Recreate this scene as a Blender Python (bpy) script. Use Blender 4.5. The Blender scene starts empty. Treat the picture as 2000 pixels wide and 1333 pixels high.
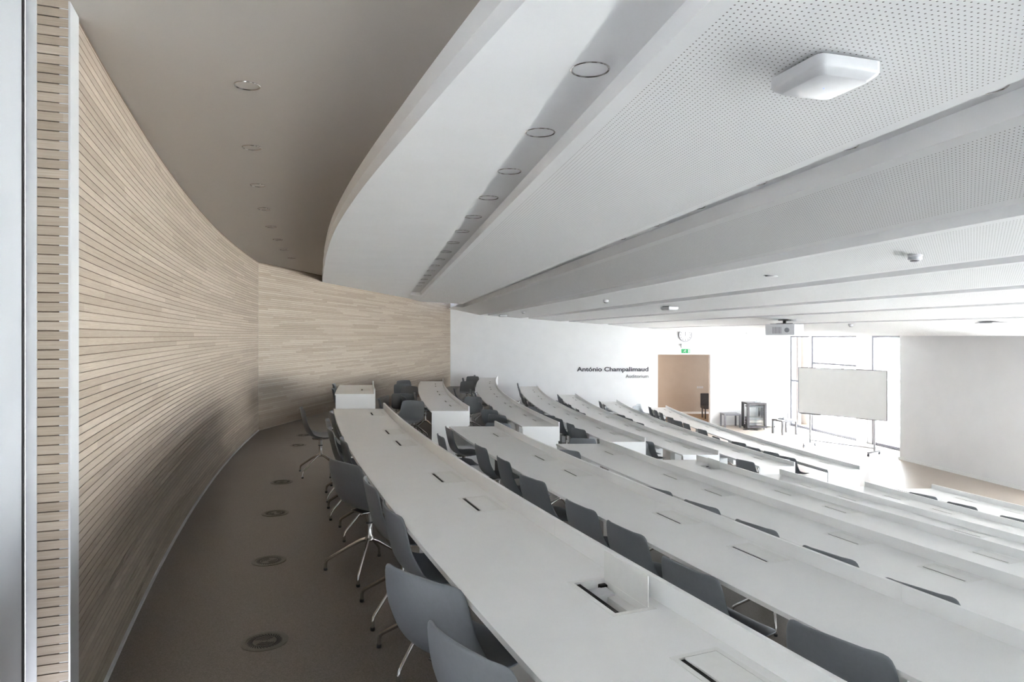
import bpy, bmesh, math, random
from mathutils import Vector, Matrix
random.seed(7)
SC = bpy.context.scene
COL = SC.collection
E = 3.49                       # eye height above the stage floor; every "rel" height below is eye-relative
PI = math.pi

# ------------------------------------------------------------------ camera, sky, sun, exposure
cam_d = bpy.data.cameras.new('camera'); cam = bpy.data.objects.new('camera', cam_d); COL.objects.link(cam)
cam.location = (0, 0, E); cam.rotation_euler = (PI/2, 0, 0)
cam_d.lens = 24; cam_d.sensor_width = 36; cam_d.shift_y = -10.5/2000; cam_d.clip_start = .02; cam_d.clip_end = 2000
SC.camera = cam
W = bpy.data.worlds.new('sky'); SC.world = W; W.use_nodes = True
bg = W.node_tree.nodes['Background']; bg.inputs[0].default_value = (.90, .95, 1.04, 1); bg.inputs[1].default_value = 1.6
sun_d = bpy.data.lights.new('sun', 'SUN'); sun_d.energy = 8; sun_d.angle = math.radians(.8); sun_d.color = (1, .985, .965)
sun = bpy.data.objects.new('sun', sun_d); COL.objects.link(sun)
sun.rotation_euler = Vector((-.62, -.70, -.56)).to_track_quat('-Z', 'Y').to_euler()
SC.view_settings.view_transform = 'Standard'; SC.view_settings.look = 'None'
SC.view_settings.gamma = 1; SC.view_settings.use_curve_mapping = False
SC.view_settings.exposure = 4.05

# ------------------------------------------------------------------ materials
def mat(name, col, rough=.5, metal=0., spec=.5, bump=None):
    m = bpy.data.materials.new(name); m.use_nodes = True
    b = m.node_tree.nodes['Principled BSDF']
    b.inputs['Base Color'].default_value = (*col, 1); b.inputs['Roughness'].default_value = rough
    b.inputs['Metallic'].default_value = metal; b.inputs['Specular IOR Level'].default_value = spec
    return m
def nd(m, t, **k):
    n = m.node_tree.nodes.new(t)
    for a, v in k.items(): setattr(n, a, v)
    return n
def lk(m, a, b): m.node_tree.links.new(a, b)
def noise_tint(m, c1, c2, scale, detail=3, coord='Object', ramp=(.35, .65)):
    b = m.node_tree.nodes['Principled BSDF']
    tc = nd(m, 'ShaderNodeTexCoord'); n = nd(m, 'ShaderNodeTexNoise'); r = nd(m, 'ShaderNodeValToRGB')
    n.inputs['Scale'].default_value = scale; n.inputs['Detail'].default_value = detail
    r.color_ramp.elements[0].position = ramp[0]; r.color_ramp.elements[1].position = ramp[1]
    r.color_ramp.elements[0].color = (*c1, 1); r.color_ramp.elements[1].color = (*c2, 1)
    lk(m, tc.outputs[coord], n.inputs['Vector']); lk(m, n.outputs['Fac'], r.inputs['Fac']); lk(m, r.outputs['Color'], b.inputs['Base Color'])
    return r
WHITE = mat('white_paint', (.84, .84, .83), .55); noise_tint(WHITE, (.80, .80, .81), (.82, .82, .83), 3)
CEILP = mat('ceiling_paint', (.8, .8, .79), .8, spec=.2); noise_tint(CEILP, (.87, .87, .88), (.89, .89, .90), 2)
LAMIN = mat('white_laminate', (.82, .82, .80), .32, spec=.8); noise_tint(LAMIN, (.88, .88, .875), (.895, .895, .89), 6)
EDGEM = mat('laminate_edge', (.74, .73, .72), .4); noise_tint(EDGEM, (.73, .72, .71), (.75, .74, .73), 20)
BOXW = mat('white_box_metal', (.8, .8, .76), .35); noise_tint(BOXW, (.83, .83, .81), (.85, .85, .83), 30)
BLACK = mat('black_brush', (.012, .011, .010), .8); noise_tint(BLACK, (.008, .007, .006), (.02, .018, .016), 200)
PLAST = mat('grey_chair_plastic', (.12, .135, .15), .42, spec=.45); noise_tint(PLAST, (.175, .185, .20), (.183, .193, .21), 60)
ALU = mat('polished_aluminium', (.62, .60, .58), .16, 1.0); noise_tint(ALU, (.60, .58, .56), (.66, .64, .62), 12)
DARKM = mat('dark_collar', (.02, .02, .02), .4); noise_tint(DARKM, (.015, .015, .015), (.03, .03, .03), 50)
TRIMM = mat('aluminium_trim', (.60, .60, .61), .4, .3); noise_tint(TRIMM, (.59, .59, .60), (.62, .62, .63), 9)
GREYS = mat('grey_metal', (.20, .20, .22), .45, .2); noise_tint(GREYS, (.19, .19, .21), (.22, .22, .24), 15)
DARKF = mat('dark_furniture', (.05, .045, .05), .5); noise_tint(DARKF, (.045, .04, .045), (.06, .055, .06), 15)
LGREY = mat('light_grey_table', (.45, .45, .47), .5); noise_tint(LGREY, (.07, .07, .08), (.085, .085, .095), 15)
DEVW = mat('white_device_plastic', (.82, .82, .83), .35); noise_tint(DEVW, (.60, .60, .62), (.62, .62, .64), 20)
BOARDM = mat('whiteboard_surface', (.62, .62, .61), .3); noise_tint(BOARDM, (.84, .84, .83), (.86, .86, .85), 4)
SCREENW = mat('projection_wall_paint', (.70, .70, .71), .8, spec=.1); noise_tint(SCREENW, (.85, .85, .86), (.87, .87, .88), 2)
TEXTM = mat('dark_lettering', (.045, .04, .05), .6); noise_tint(TEXTM, (.04, .035, .045), (.05, .045, .055), 40)
TEXT2 = mat('grey_lettering', (.14, .14, .15), .6); noise_tint(TEXT2, (.13, .13, .14), (.15, .15, .16), 40)
GREEN = mat('green_sign', (.03, .33, .12), .5); noise_tint(GREEN, (.025, .32, .11), (.035, .34, .13), 40)
RED = mat('red_plastic', (.35, .02, .03), .4); noise_tint(RED, (.33, .02, .03), (.38, .03, .04), 60)
BEIGE = mat('beige_corridor_paint', (.55, .47, .40), .7); noise_tint(BEIGE, (.54, .46, .39), (.56, .48, .41), 3)
PARQ = mat('corridor_wood_floor', (.30, .20, .12), .45); noise_tint(PARQ, (.26, .17, .10), (.34, .23, .14), 8)
PAVE = mat('pale_paving', (.62, .62, .60), .8); noise_tint(PAVE, (.56, .56, .55), (.66, .66, .64), .2)
BLDG = mat('pale_render', (.50, .53, .58), .8); noise_tint(BLDG, (.46, .49, .55), (.54, .57, .62), .3)
GRASS = mat('pale_foliage', (.16, .22, .15), .9); noise_tint(GRASS, (.12, .18, .12), (.22, .28, .19), 1.5)
STEEL = mat('floor_vent_metal', (.16, .14, .125), .4, .4); noise_tint(STEEL, (.13, .115, .10), (.15, .135, .12), 40)
LENS = mat('lamp_glass', (.42, .40, .37), .15); noise_tint(LENS, (.38, .36, .33), (.47, .45, .42), 25)
SKIRT = mat('white_skirting', (.88, .88, .88), .35); noise_tint(SKIRT, (.87, .87, .87), (.89, .89, .89), 9)
FRAMEM = mat('window_frame_metal', (.5, .5, .52), .4); noise_tint(FRAMEM, (.12, .12, .14), (.14, .14, .16), 9)
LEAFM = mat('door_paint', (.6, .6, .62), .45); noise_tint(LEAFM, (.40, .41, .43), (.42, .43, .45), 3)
LED = mat('blue_led', (.1, .2, 1), .4); _b = LED.node_tree.nodes['Principled BSDF']
_b.inputs['Emission Color'].default_value = (.25, .4, 1, 1); _b.inputs['Emission Strength'].default_value = .3
# linoleum with fine speckle
FLOOR = mat('speckled_linoleum', (.1, .09, .08), .36, spec=.5)
STAGEF = mat('stage_linoleum_brightened', (.3, .28, .26), .3)  # lighter linoleum; part of the stage's brighter light is put into its colour
def mk_floor(m, q):
    b = m.node_tree.nodes['Principled BSDF']
    tc = nd(m, 'ShaderNodeTexCoord'); n = nd(m, 'ShaderNodeTexNoise'); n.inputs['Scale'].default_value = 160; n.inputs['Detail'].default_value = 2
    n2 = nd(m, 'ShaderNodeTexNoise'); n2.inputs['Scale'].default_value = 1.3; n2.inputs['Detail'].default_value = 4
    r = nd(m, 'ShaderNodeValToRGB'); e = r.color_ramp.elements
    e[0].position = .3; e[0].color = (.128*q, .106*q, .088*q, 1); e[1].position = .72; e[1].color = (.235*q, .205*q, .178*q, 1)
    mx = nd(m, 'ShaderNodeMix', data_type='RGBA', blend_type='MULTIPLY'); mx.inputs[0].default_value = 1
    r2 = nd(m, 'ShaderNodeValToRGB'); r2.color_ramp.elements[0].color = (.86, .86, .86, 1); r2.color_ramp.elements[0].position = .3; r2.color_ramp.elements[1].position = .7
    lk(m, tc.outputs['Object'], n.inputs['Vector']); lk(m, tc.outputs['Object'], n2.inputs['Vector'])
    lk(m, n.outputs['Fac'], r.inputs['Fac']); lk(m, n2.outputs['Fac'], r2.inputs['Fac'])
    lk(m, r.outputs['Color'], mx.inputs[6]); lk(m, r2.outputs['Color'], mx.inputs[7]); lk(m, mx.outputs[2], b.inputs['Base Color'])
    rr = nd(m, 'ShaderNodeMapRange'); rr.inputs[3].default_value = .30; rr.inputs[4].default_value = .46
    lk(m, n2.outputs['Fac'], rr.inputs[0]); lk(m, rr.outputs[0], b.inputs['Roughness'])
mk_floor(FLOOR, 1); mk_floor(STAGEF, 2.6)
# oak slats: uv.x = metres along the wall, uv.y = board number
def mk_wood(name, dark):
    m = mat(name, (.5, .4, .3), .5, spec=.35); b = m.node_tree.nodes['Principled BSDF']
    uv = nd(m, 'ShaderNodeUVMap'); sp = nd(m, 'ShaderNodeSeparateXYZ'); lk(m, uv.outputs[0], sp.inputs[0])
    fl = nd(m, 'ShaderNodeMath', operation='FLOOR'); lk(m, sp.outputs[1], fl.inputs[0])
    wn = nd(m, 'ShaderNodeTexWhiteNoise', noise_dimensions='1D'); lk(m, fl.outputs[0], wn.inputs['W'])
    # plank number along the run: floor(x/1.9 + random)
    d = nd(m, 'ShaderNodeMath', operation='MULTIPLY_ADD'); lk(m, sp.outputs[0], d.inputs[0]); d.inputs[1].default_value = .55
    ms = nd(m, 'ShaderNodeMath', operation='MULTIPLY'); lk(m, wn.outputs['Value'], ms.inputs[0]); ms.inputs[1].default_value = 7
    lk(m, ms.outputs[0], d.inputs[2]); f2 = nd(m, 'ShaderNodeMath', operation='FLOOR'); lk(m, d.outputs[0], f2.inputs[0])
    cx = nd(m, 'ShaderNodeCombineXYZ'); lk(m, f2.outputs[0], cx.inputs[0]); lk(m, fl.outputs[0], cx.inputs[1])
    w2 = nd(m, 'ShaderNodeTexWhiteNoise', noise_dimensions='2D'); lk(m, cx.outputs[0], w2.inputs['Vector'])
    r = nd(m, 'ShaderNodeValToRGB'); e = r.color_ramp.elements
    k = .62 if dark else 1.0
    e[0].color = (.33*k, .265*k, .205*k, 1); e[1].color = (.44*k, .365*k, .295*k, 1); lk(m, w2.outputs['Value'], r.inputs['Fac'])
    # grain
    g = nd(m, 'ShaderNodeCombineXYZ'); a1 = nd(m, 'ShaderNodeMath', operation='MULTIPLY'); a1.inputs[1].default_value = 3.0; lk(m, sp.outputs[0], a1.inputs[0])
    a2 = nd(m, 'ShaderNodeMath', operation='MULTIPLY'); a2.inputs[1].default_value = 5.0; lk(m, sp.outputs[1], a2.inputs[0])
    lk(m, a1.outputs[0], g.inputs[0]); lk(m, a2.outputs[0], g.inputs[1]); lk(m, ms.outputs[0], g.inputs[2])
    n = nd(m, 'ShaderNodeTexNoise'); n.inputs['Scale'].default_value = 2.2; n.inputs['Detail'].default_value = 6; n.inputs['Distortion'].default_value = .6
    lk(m, g.outputs[0], n.inputs['Vector'])
    r3 = nd(m, 'ShaderNodeValToRGB'); r3.color_ramp.elements[0].position = .3; r3.color_ramp.elements[0].color = (.80, .77, .74, 1); r3.color_ramp.elements[1].position = .62
    lk(m, n.outputs['Fac'], r3.inputs['Fac'])
    mx = nd(m, 'ShaderNodeMix', data_type='RGBA', blend_type='MULTIPLY'); mx.inputs[0].default_value = 1
    lk(m, r.outputs['Color'], mx.inputs[6]); lk(m, r3.outputs['Color'], mx.inputs[7]); lk(m, mx.outputs[2], b.inputs['Base Color'])
    return m
WOOD = mk_wood('oak_slats', False)
GROOVE_SHADE = mat('groove_shade', (.13, .085, .055), .8); noise_tint(GROOVE_SHADE, (.11, .07, .045), (.15, .10, .065), 30)  # groove bottoms; the shadow between slats is put into this darker colour
# perforated plaster board: holes on a square lattice, uv in metres, a border band without holes from uv attribute 'edge'
def mk_perf():
    m = mat('perforated_ceiling_board', (.8, .8, .79), .8, spec=.2); b = m.node_tree.nodes['Principled BSDF']
    uv = nd(m, 'ShaderNodeUVMap', uv_map='UVMap'); sp = nd(m, 'ShaderNodeSeparateXYZ'); lk(m, uv.outputs[0], sp.inputs[0])
    P = .026
    def lattice(off):
        o = []
        for i in (0, 1):
            a = nd(m, 'ShaderNodeMath', operation='MULTIPLY_ADD'); lk(m, sp.outputs[i], a.inputs[0]); a.inputs[1].default_value = 1/P; a.inputs[2].default_value = off
            f = nd(m, 'ShaderNodeMath', operation='FRACT'); lk(m, a.outputs[0], f.inputs[0])
            s = nd(m, 'ShaderNodeMath', operation='SUBTRACT'); lk(m, f.outputs[0], s.inputs[0]); s.inputs[1].default_value = .5
            s2 = nd(m, 'ShaderNodeMath', operation='MULTIPLY'); lk(m, s.outputs[0], s2.inputs[0]); s2.inputs[1].default_value = 1
            q = nd(m, 'ShaderNodeMath', operation='MULTIPLY'); lk(m, s2.outputs[0], q.inputs[0]); lk(m, s2.outputs[0], q.inputs[1]); o.append(q)
        ad = nd(m, 'ShaderNodeMath', operation='ADD'); lk(m, o[0].outputs[0], ad.inputs[0]); lk(m, o[1].outputs[0], ad.inputs[1])
        lt = nd(m, 'ShaderNodeMath', operation='LESS_THAN'); lk(m, ad.outputs[0], lt.inputs[0]); lt.inputs[1].default_value = (.0036/P)**2
        return lt
    mxm = lattice(0.)
    ed = nd(m, 'ShaderNodeUVMap', uv_map='edge'); se = nd(m, 'ShaderNodeSeparateXYZ'); lk(m, ed.outputs[0], se.inputs[0])
    g = nd(m, 'ShaderNodeMath', operation='GREATER_THAN'); lk(m, se.outputs[0], g.inputs[0]); g.inputs[1].default_value = .07
    g2 = nd(m, 'ShaderNodeMath', operation='GREATER_THAN'); lk(m, se.outputs[1], g2.inputs[0]); g2.inputs[1].default_value = .07
    t1 = nd(m, 'ShaderNodeMath', operation='MULTIPLY'); lk(m, mxm.outputs[0], t1.inputs[0]); lk(m, g.outputs[0], t1.inputs[1])
    t2 = nd(m, 'ShaderNodeMath', operation='MULTIPLY'); lk(m, t1.outputs[0], t2.inputs[0]); lk(m, g2.outputs[0], t2.inputs[1])
    mx = nd(m, 'ShaderNodeMix', data_type='RGBA'); lk(m, t2.outputs[0], mx.inputs[0])
    mx.inputs[6].default_value = (.88, .88, .89, 1); mx.inputs[7].default_value = (.20, .19, .18, 1); lk(m, mx.outputs[2], b.inputs['Base Color'])
    return m
PERF = mk_perf()
def mk_glass():
    m = bpy.data.materials.new('window_glass'); m.use_nodes = True; t = m.node_tree; t.nodes.clear()
    o = t.nodes.new('ShaderNodeOutputMaterial'); a = t.nodes.new('ShaderNodeBsdfTransparent'); g = t.nodes.new('ShaderNodeBsdfGlossy')
    g.inputs['Roughness'].default_value = .02; a.inputs[0].default_value = (.95, .97, .97, 1);     x = t.nodes.new('ShaderNodeMixShader'); x.inputs[0].default_value = .05; t.links.new(a.outputs[0], x.inputs[1]); t.links.new(g.outputs[0], x.inputs[2]); t.links.new(x.outputs[0], o.inputs[0])
    return m
GLASS = mk_glass()

# ------------------------------------------------------------------ helpers
class MB:
    """collects shapes into one mesh"""
    def __init__(s): s.bm = bmesh.new()
    def box(s, x0, x1, y0, y1, z0, z1, M=None, bev=0):
        bm2 = bmesh.new(); bmesh.ops.create_cube(bm2, size=1)
        for v in bm2.verts: v.co = Vector(((x0+x1)/2+v.co.x*(x1-x0), (y0+y1)/2+v.co.y*(y1-y0), (z0+z1)/2+v.co.z*(z1-z0)))
        if bev: bmesh.ops.bevel(bm2, geom=bm2.edges[:], offset=bev, segments=3, profile=.6, affect='EDGES')
        return s.add(bm2, M)
    def add(s, bm2, M=None):
        if M is not None: bmesh.ops.transform(bm2, matrix=M, verts=bm2.verts)
        me = bpy.data.meshes.new('t'); bm2.to_mesh(me); bm2.free(); s.bm.from_mesh(me); bpy.data.meshes.remove(me); return s
    def lathe(s, prof, c=(0, 0, 0), n=24, M=None):
        bm2 = bmesh.new(); rings = []
        for r, z in prof:
            if r < 1e-6: rings.append([bm2.verts.new((c[0], c[1], c[2]+z))])
            else: rings.append([bm2.verts.new((c[0]+r*math.cos(2*PI*i/n), c[1]+r*math.sin(2*PI*i/n), c[2]+z)) for i in range(n)])
        for a, b in zip(rings, rings[1:]):
            for i in range(n):
                j = (i+1) % n
                if len(a) == 1 and len(b) == 1: continue
                if len(a) == 1: bm2.faces.new((a[0], b[i], b[j]))
                elif len(b) == 1: bm2.faces.new((a[i], a[j], b[0]))
                else: bm2.faces.new((a[i], a[j], b[j], b[i]))
        bmesh.ops.recalc_face_normals(bm2, faces=bm2.faces)
        return s.add(bm2, M)
    def tube(s, pts, radii, n=10, flat=1.0, cap=True):
        bm2 = bmesh.new(); rings = []; pts = [Vector(p) for p in pts]
        up0 = None
        for i, p in enumerate(pts):
            d = (pts[min(i+1, len(pts)-1)]-pts[max(i-1, 0)]).normalized()
            ref = Vector((0, 0, 1)) if abs(d.z) < .95 else (up0 or Vector((1, 0, 0)))
            sx = d.cross(ref).normalized(); up = sx.cross(d).normalized(); up0 = up
            r = radii[i] if isinstance(radii, (list, tuple)) else radii
            rings.append([bm2.verts.new(p+sx*r*flat*math.cos(2*PI*k/n)+up*r*math.sin(2*PI*k/n)) for k in range(n)])
        for a, b in zip(rings, rings[1:]):
            for k in range(n): bm2.faces.new((a[k], a[(k+1) % n], b[(k+1) % n], b[k]))
        if cap: bm2.faces.new(rings[0][::-1]); bm2.faces.new(rings[-1])
        bmesh.ops.recalc_face_normals(bm2, faces=bm2.faces)
        return s.add(bm2)
    def poly(s, pts, z0, z1):
        """prism from a plan outline"""
        lo = [s.bm.verts.new((x, y, z0)) for x, y in pts]; hi = [s.bm.verts.new((x, y, z1)) for x, y in pts]
        n = len(pts); fs = [s.bm.faces.new(lo[::-1]), s.bm.faces.new(hi)]
        for i in range(n): fs.append(s.bm.faces.new((lo[i], lo[(i+1) % n], hi[(i+1) % n], hi[i])))
        return s
    def band(s, A, B, z0, z1):
        """solid strip between two plan polylines A and B of the same length"""
        rows = []
        for (a, b) in zip(A, B):
            rows.append([s.bm.verts.new((a[0], a[1], z0)), s.bm.verts.new((a[0], a[1], z1)), s.bm.verts.new((b[0], b[1], z1)), s.bm.verts.new((b[0], b[1], z0))])
        for p, q in zip(rows, rows[1:]):
            for k in range(4): s.bm.faces.new((p[k], p[(k+1) % 4], q[(k+1) % 4], q[k]))
        s.bm.faces.new(rows[0][::-1]); s.bm.faces.new(rows[-1])
        return s
    def build(s, name, mt, parent=None, smooth=False, loc=None, recalc=True):
        if recalc: bmesh.ops.recalc_face_normals(s.bm, faces=s.bm.faces)
        me = bpy.data.meshes.new(name); s.bm.to_mesh(me); s.bm.free()
        o = bpy.data.objects.new(name, me); COL.objects.link(o)
        for x in (mt if isinstance(mt, (list, tuple)) else [mt]): me.materials.append(x)
        if smooth:
            for p in me.polygons: p.use_smooth = True
            try: me.set_sharp_from_angle(angle=math.radians(38))
            except Exception: pass
        if parent is not None: o.parent = parent
        if loc is not None: o.location = loc
        return o
def tag(o, label=None, cat=None, group=None, kind=None):
    if label: o['label'] = label
    if cat: o['category'] = cat
    if group: o['group'] = group
    if kind: o['kind'] = kind
    return o
def empty(name, loc=(0, 0, 0), rz=0):
    o = bpy.data.objects.new(name, None); COL.objects.link(o); o.location = loc; o.rotation_euler = (0, 0, rz); o.empty_display_size = .1
    return o
def struct(name, label=None, loc=(0, 0, 0)):
    o = empty(name, loc); o['kind'] = 'structure'
    if label: o['label'] = label
    return o
def copy_tree(o, parent=None):
    c = o.copy(); COL.objects.link(c); c.parent = parent
    for ch in o.children: copy_tree(ch, c)
    return c
ORD = ['nearest', 'second nearest', 'third nearest', 'fourth nearest', 'fifth nearest', 'sixth nearest', 'seventh nearest', 'eighth nearest', 'ninth nearest', 'tenth nearest',
       'eleventh nearest', 'twelfth nearest', 'thirteenth nearest', 'fourteenth nearest', 'fifteenth nearest', 'sixteenth nearest', 'seventeenth nearest', 'eighteenth nearest', 'nineteenth nearest', 'twentieth nearest']

# ------------------------------------------------------------------ plan geometry (metres, eye at the origin)
CX, CY = 51.721, 23.255
RF = [None, 55.329, 53.812, 52.278, 50.855, 49.537, 48.092, 46.286]
DESKZ = [None, .91, 1.232, 1.533, 1.795, 2.051, 2.301, 2.548]      # desk tops below the eye
DEPTH = .595
S = 3.49/3.05
def PX(R, Y): return CX-math.sqrt(R*R-(CY-Y)**2)
def P2(R, Y): return (PX(R, Y), Y)
def lerp_tab(t, x):
    if x <= t[0][0]: return t[0][1]
    for (a, b), (c, d) in zip(t, t[1:]):
        if x <= c: 
            return b+(d-b)*(x-a)/(c-a)
    return t[-1][1]
def R_wall(Y): return 57.265
def wood_x(Y): return -4.39+.1353*(Y-11.82)       # straight wooden wall
def on_back(Y): return wood_x(Y)
YW = 26.55
def y_end(R):
    """Y where the arc of radius R meets the wooden wall or the white back wall"""
    lo, hi = 5.0, YW
    if PX(R, YW) > wood_x(YW): return YW
    for _ in range(40):
        m = (lo+hi)/2
        if PX(R, m) > wood_x(m): lo = m
        else: hi = m
    return lo
def floor_z(k): return E-DESKZ[k]-.74
def arc(R, Y0, Y1, n=48): return [P2(R, Y0+(Y1-Y0)*i/n) for i in range(n+1)]
Y_BACK = -6.0
def wall_line(Y): return 9.42*S+.1612*(YW-Y)          # window wall
YS = 16.83*S
def screen_line(Y): return 9.56*S+.15*(YS-Y)

# ------------------------------------------------------------------ floor
fl = struct('floor', 'grey-brown speckled linoleum floor stepping down to a flat stage')
for k in range(1, 8):
    Ro = RF[k-1]-.02 if k > 1 else None; Ri = RF[k]-.02; n = 60
    A, B = [], []
    ye_i = y_end(Ri)
    if k == 1: 
        A = [P2(R_wall(Y_BACK+(11.9-Y_BACK)*i/n)+.03, Y_BACK+(11.9-Y_BACK)*i/n) for i in range(n+1)]
        B = [P2(Ri, Y_BACK+(ye_i+.15-Y_BACK)*i/n) for i in range(n+1)]
    else:
        A = arc(Ro, Y_BACK, YW+.15, n); B = arc(Ri, Y_BACK, YW+.15, n)
    MB().band(A, B, -.25, floor_z(k)).build('floor_tier', FLOOR, fl)
# side gaps towards the back walls between tier ends are closed by the same bands; stage:
m = MB(); A = arc(RF[7]-.02, Y_BACK, YW+.15, 60); B = [(wall_line(y)+.12, y) for (_, y) in A]
m.band(A, B, -.25, 0).build('stage_floor', STAGEF, fl)
m = MB()
for k in range(2, 8):      # half steps of the cross aisle
    Ri = RF[k-1]-.02; yo = [None, None, 9.0, 9.45, 9.75, 9.95, 10.2, 10.7][k]; y1 = [None, None, 10.9, 11.3, 11.45, 11.55, 11.8, 12.3][k]
    m.band(arc(Ri-.001, yo, y1, 6), arc(Ri-.3, yo, y1, 6), floor_z(k), floor_z(k)+.15)
m.build('aisle_step', FLOOR, fl)

# ------------------------------------------------------------------ slatted wooden walls
PITCH = .036
def slat_wall(name, pts, z0, z1, parent, depth=.007, gap=.0035):
    """pts: plan polyline; the wall faces left-hand normal side given by nrm; boards with recessed grooves"""
    bm = bmesh.new(); uvl = bm.loops.layers.uv.new('UVMap')
    s = [0]
    for a, b in zip(pts, pts[1:]): s.append(s[-1]+math.hypot(b[0]-a[0], b[1]-a[1]))
    nr = []
    for i in range(len(pts)):
        a = pts[max(i-1, 0)]; b = pts[min(i+1, len(pts)-1)]; dx, dy = b[0]-a[0], b[1]-a[1]; L = math.hypot(dx, dy); nr.append((dy/L, -dx/L))
    nb = int(math.ceil((z1-z0)/PITCH)); prof = []
    for j in range(nb):
        za = z0+j*PITCH; zb = min(z0+(j+1)*PITCH, z1)
        prof.append((za, -depth, j, 1)); prof.append((min(za+gap, zb), -depth, j, 1)); prof.append((min(za+gap, zb), 0, j, 0)); prof.append((zb, 0, j, 0))
    cols = []
    for i, p in enumerate(pts):
        cols.append([bm.verts.new((p[0]+nr[i][0]*o, p[1]+nr[i][1]*o, z)) for (z, o, j, g) in prof])
    for i in range(len(pts)-1):
        for q in range(len(prof)-1):
            (za, oa, j, g), (zb, ob, j2, g2) = prof[q], prof[q+1]
            if za == zb and oa == ob: continue
            f = bm.faces.new((cols[i][q], cols[i+1][q], cols[i+1][q+1], cols[i][q+1]))
            f.material_index = 1 if (oa < 0 and ob < 0) else 0
            for lp, (ii, z) in zip(f.loops, ((i, za), (i+1, za), (i+1, zb), (i, zb))): lp[uvl].uv = (s[ii], min(max((z-z0)/PITCH, j+.06), j+.97))
    bm.normal_update()
    # orient faces to the room side
    f0 = bm.faces[2] if False else None
    me = bpy.data.meshes.new(name); bm.to_mesh(me); bm.free(); me.materials.append(WOOD); me.materials.append(GROOVE_SHADE)
    o = bpy.data.objects.new(name, me); COL.objects.link(o); o.parent = parent
    return o
ZC_UP = E+1.275
wl = struct('wall_left', 'curved wall clad in pale oak slats beside the rear aisle')
YN = 2.6
for _ in range(60): YN = -PX(57.265, YN)/.637
pts = [P2(R_wall(YN+(11.82-YN)*i/70), YN+(11.82-YN)*i/70) for i in range(71)]; pts[-1] = (-4.39, 11.82)
slat_wall('slat_panel', pts, floor_z(1)+.02, ZC_UP-.012, wl)
out = [(p[0]-.02, p[1]) for p in pts]; out2 = [(p[0]-.2, p[1]+.0) for p in pts]
MB().band(out, out2, floor_z(1)-.05, ZC_UP+.05).build('wall_core', WHITE, wl)
wb = struct('wall_back_left', 'straight wall clad in pale oak slats at the end of the aisle')
n = 20; pw = [(wood_x(11.82+(YW-11.82)*i/n), 11.82+(YW-11.82)*i/n) for i in range(n+1)]
slat_wall('slat_panel', pw, .02-PITCH*3, ZC_UP-.012, wb, gap=.0035)
MB().band([(x-.03, y) for x, y in pw], [(x-.25, y) for x, y in pw], -.25, ZC_UP+.05).build('wall_core', WHITE, wb)
# shadow gap under the upper ceiling
tr = MB(); tr.band([(p[0]-.001, p[1]) for p in pts], [(p[0]-.02, p[1]) for p in pts], ZC_UP-.012, ZC_UP+.01)
tr.band([(p[0]-.001, p[1]) for p in pw], [(p[0]-.03, p[1]) for p in pw], ZC_UP-.012, ZC_UP+.01)
o = tr.build('trim_1', GROOVE_SHADE); tag(o, 'dark shadow gap between the slatted walls and the aisle ceiling', kind='structure')
bb = MB(); bb.band([(p[0]+.012, p[1]) for p in pts], [(p[0]-.015, p[1]) for p in pts], floor_z(1), floor_z(1)+.022)
o = bb.build('baseboard_left', TRIMM); tag(o, 'thin aluminium strip at the foot of the curved slatted wall', kind='structure')

# door reveal at the near end of the curved wall, and the closed white door leaf beside the camera
_c = Vector((CX-PX(57.265, YN), CY-YN, 0)).normalized(); N = -_c; T = Vector((-_c.y, _c.x, 0)); P0 = Vector((PX(R_wall(YN), YN), YN, 0))
zf, zt = floor_z(1), ZC_UP+.05
def hit(P, d, r):        # distance along d from P until x/y equals r
    return (r*P.y-P.x)/(d.x-r*d.y)
def quad_prism(a, b, c, d, z0, z1): return MB().poly([(p.x, p.y) for p in (a, b, c, d)], z0, z1)
C1 = P0-T*hit(P0, -T, -.650)
post = quad_prism(P0+N*.03, P0-N*.006, C1-N*.006+T*.003, C1+N*.03+T*.003, zf, zt).build('trim_2', TRIMM); tag(post, 'vertical grey metal corner trim at the near end of the curved slatted wall', kind='structure')
rv = struct('wall_reveal', 'narrow slatted oak door reveal left of the grey corner trim')
C2 = C1+N*hit(C1, N, -.696); C3 = C1+N*hit(C1, N, -.7125)
pp = [(C2.x, C2.y), (C1.x, C1.y)]
slat_wall('slat_panel', pp, zf+.01, ZC_UP, rv, depth=.008, gap=.0045)
quad_prism(C1+T*.01+N*.001, C2+T*.01, C2+T*.1, C1+T*.1+N*.03, zf, zt).build('wall_core', WHITE, rv)
j = quad_prism(C2-T*.004, C3-T*.004, C3+T*.06, C2+T*.06, zf, zt).build('trim_3', TRIMM); tag(j, 'vertical white door jamb left of the narrow oak reveal', kind='structure')
dr = struct('door_1', 'tall plain white door leaf at the left edge of the picture')
D0 = C3-T*.034+N*.004
quad_prism(D0, D0-T*1.05, D0-T*1.05+N*.05, D0+N*.05, zf+.01, ZC_UP-.01).build('door_leaf', LEAFM, dr)
g = quad_prism(C3-T*.005+N*.001, C3-T*.033+N*.001, C3-T*.033+N*.05, C3-T*.005+N*.05, zf, zt).build('door_seal', BLACK, dr)
E1 = D0-T*1.06
wr = MB(); ys = [E1.y, -1, -3, Y_BACK-.2]
wr.band([(PX(R_wall(y), y)-.0, y) if i else (E1.x, E1.y) for i, y in enumerate(ys)], [(PX(R_wall(y), y)-.25, y) if i else (E1.x-.25, E1.y-.1) for i, y in enumerate(ys)], zf-.05, zt)
o = wr.build('wall_left_rear', WHITE); tag(o, 'white wall continuing behind the camera', kind='structure')

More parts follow.
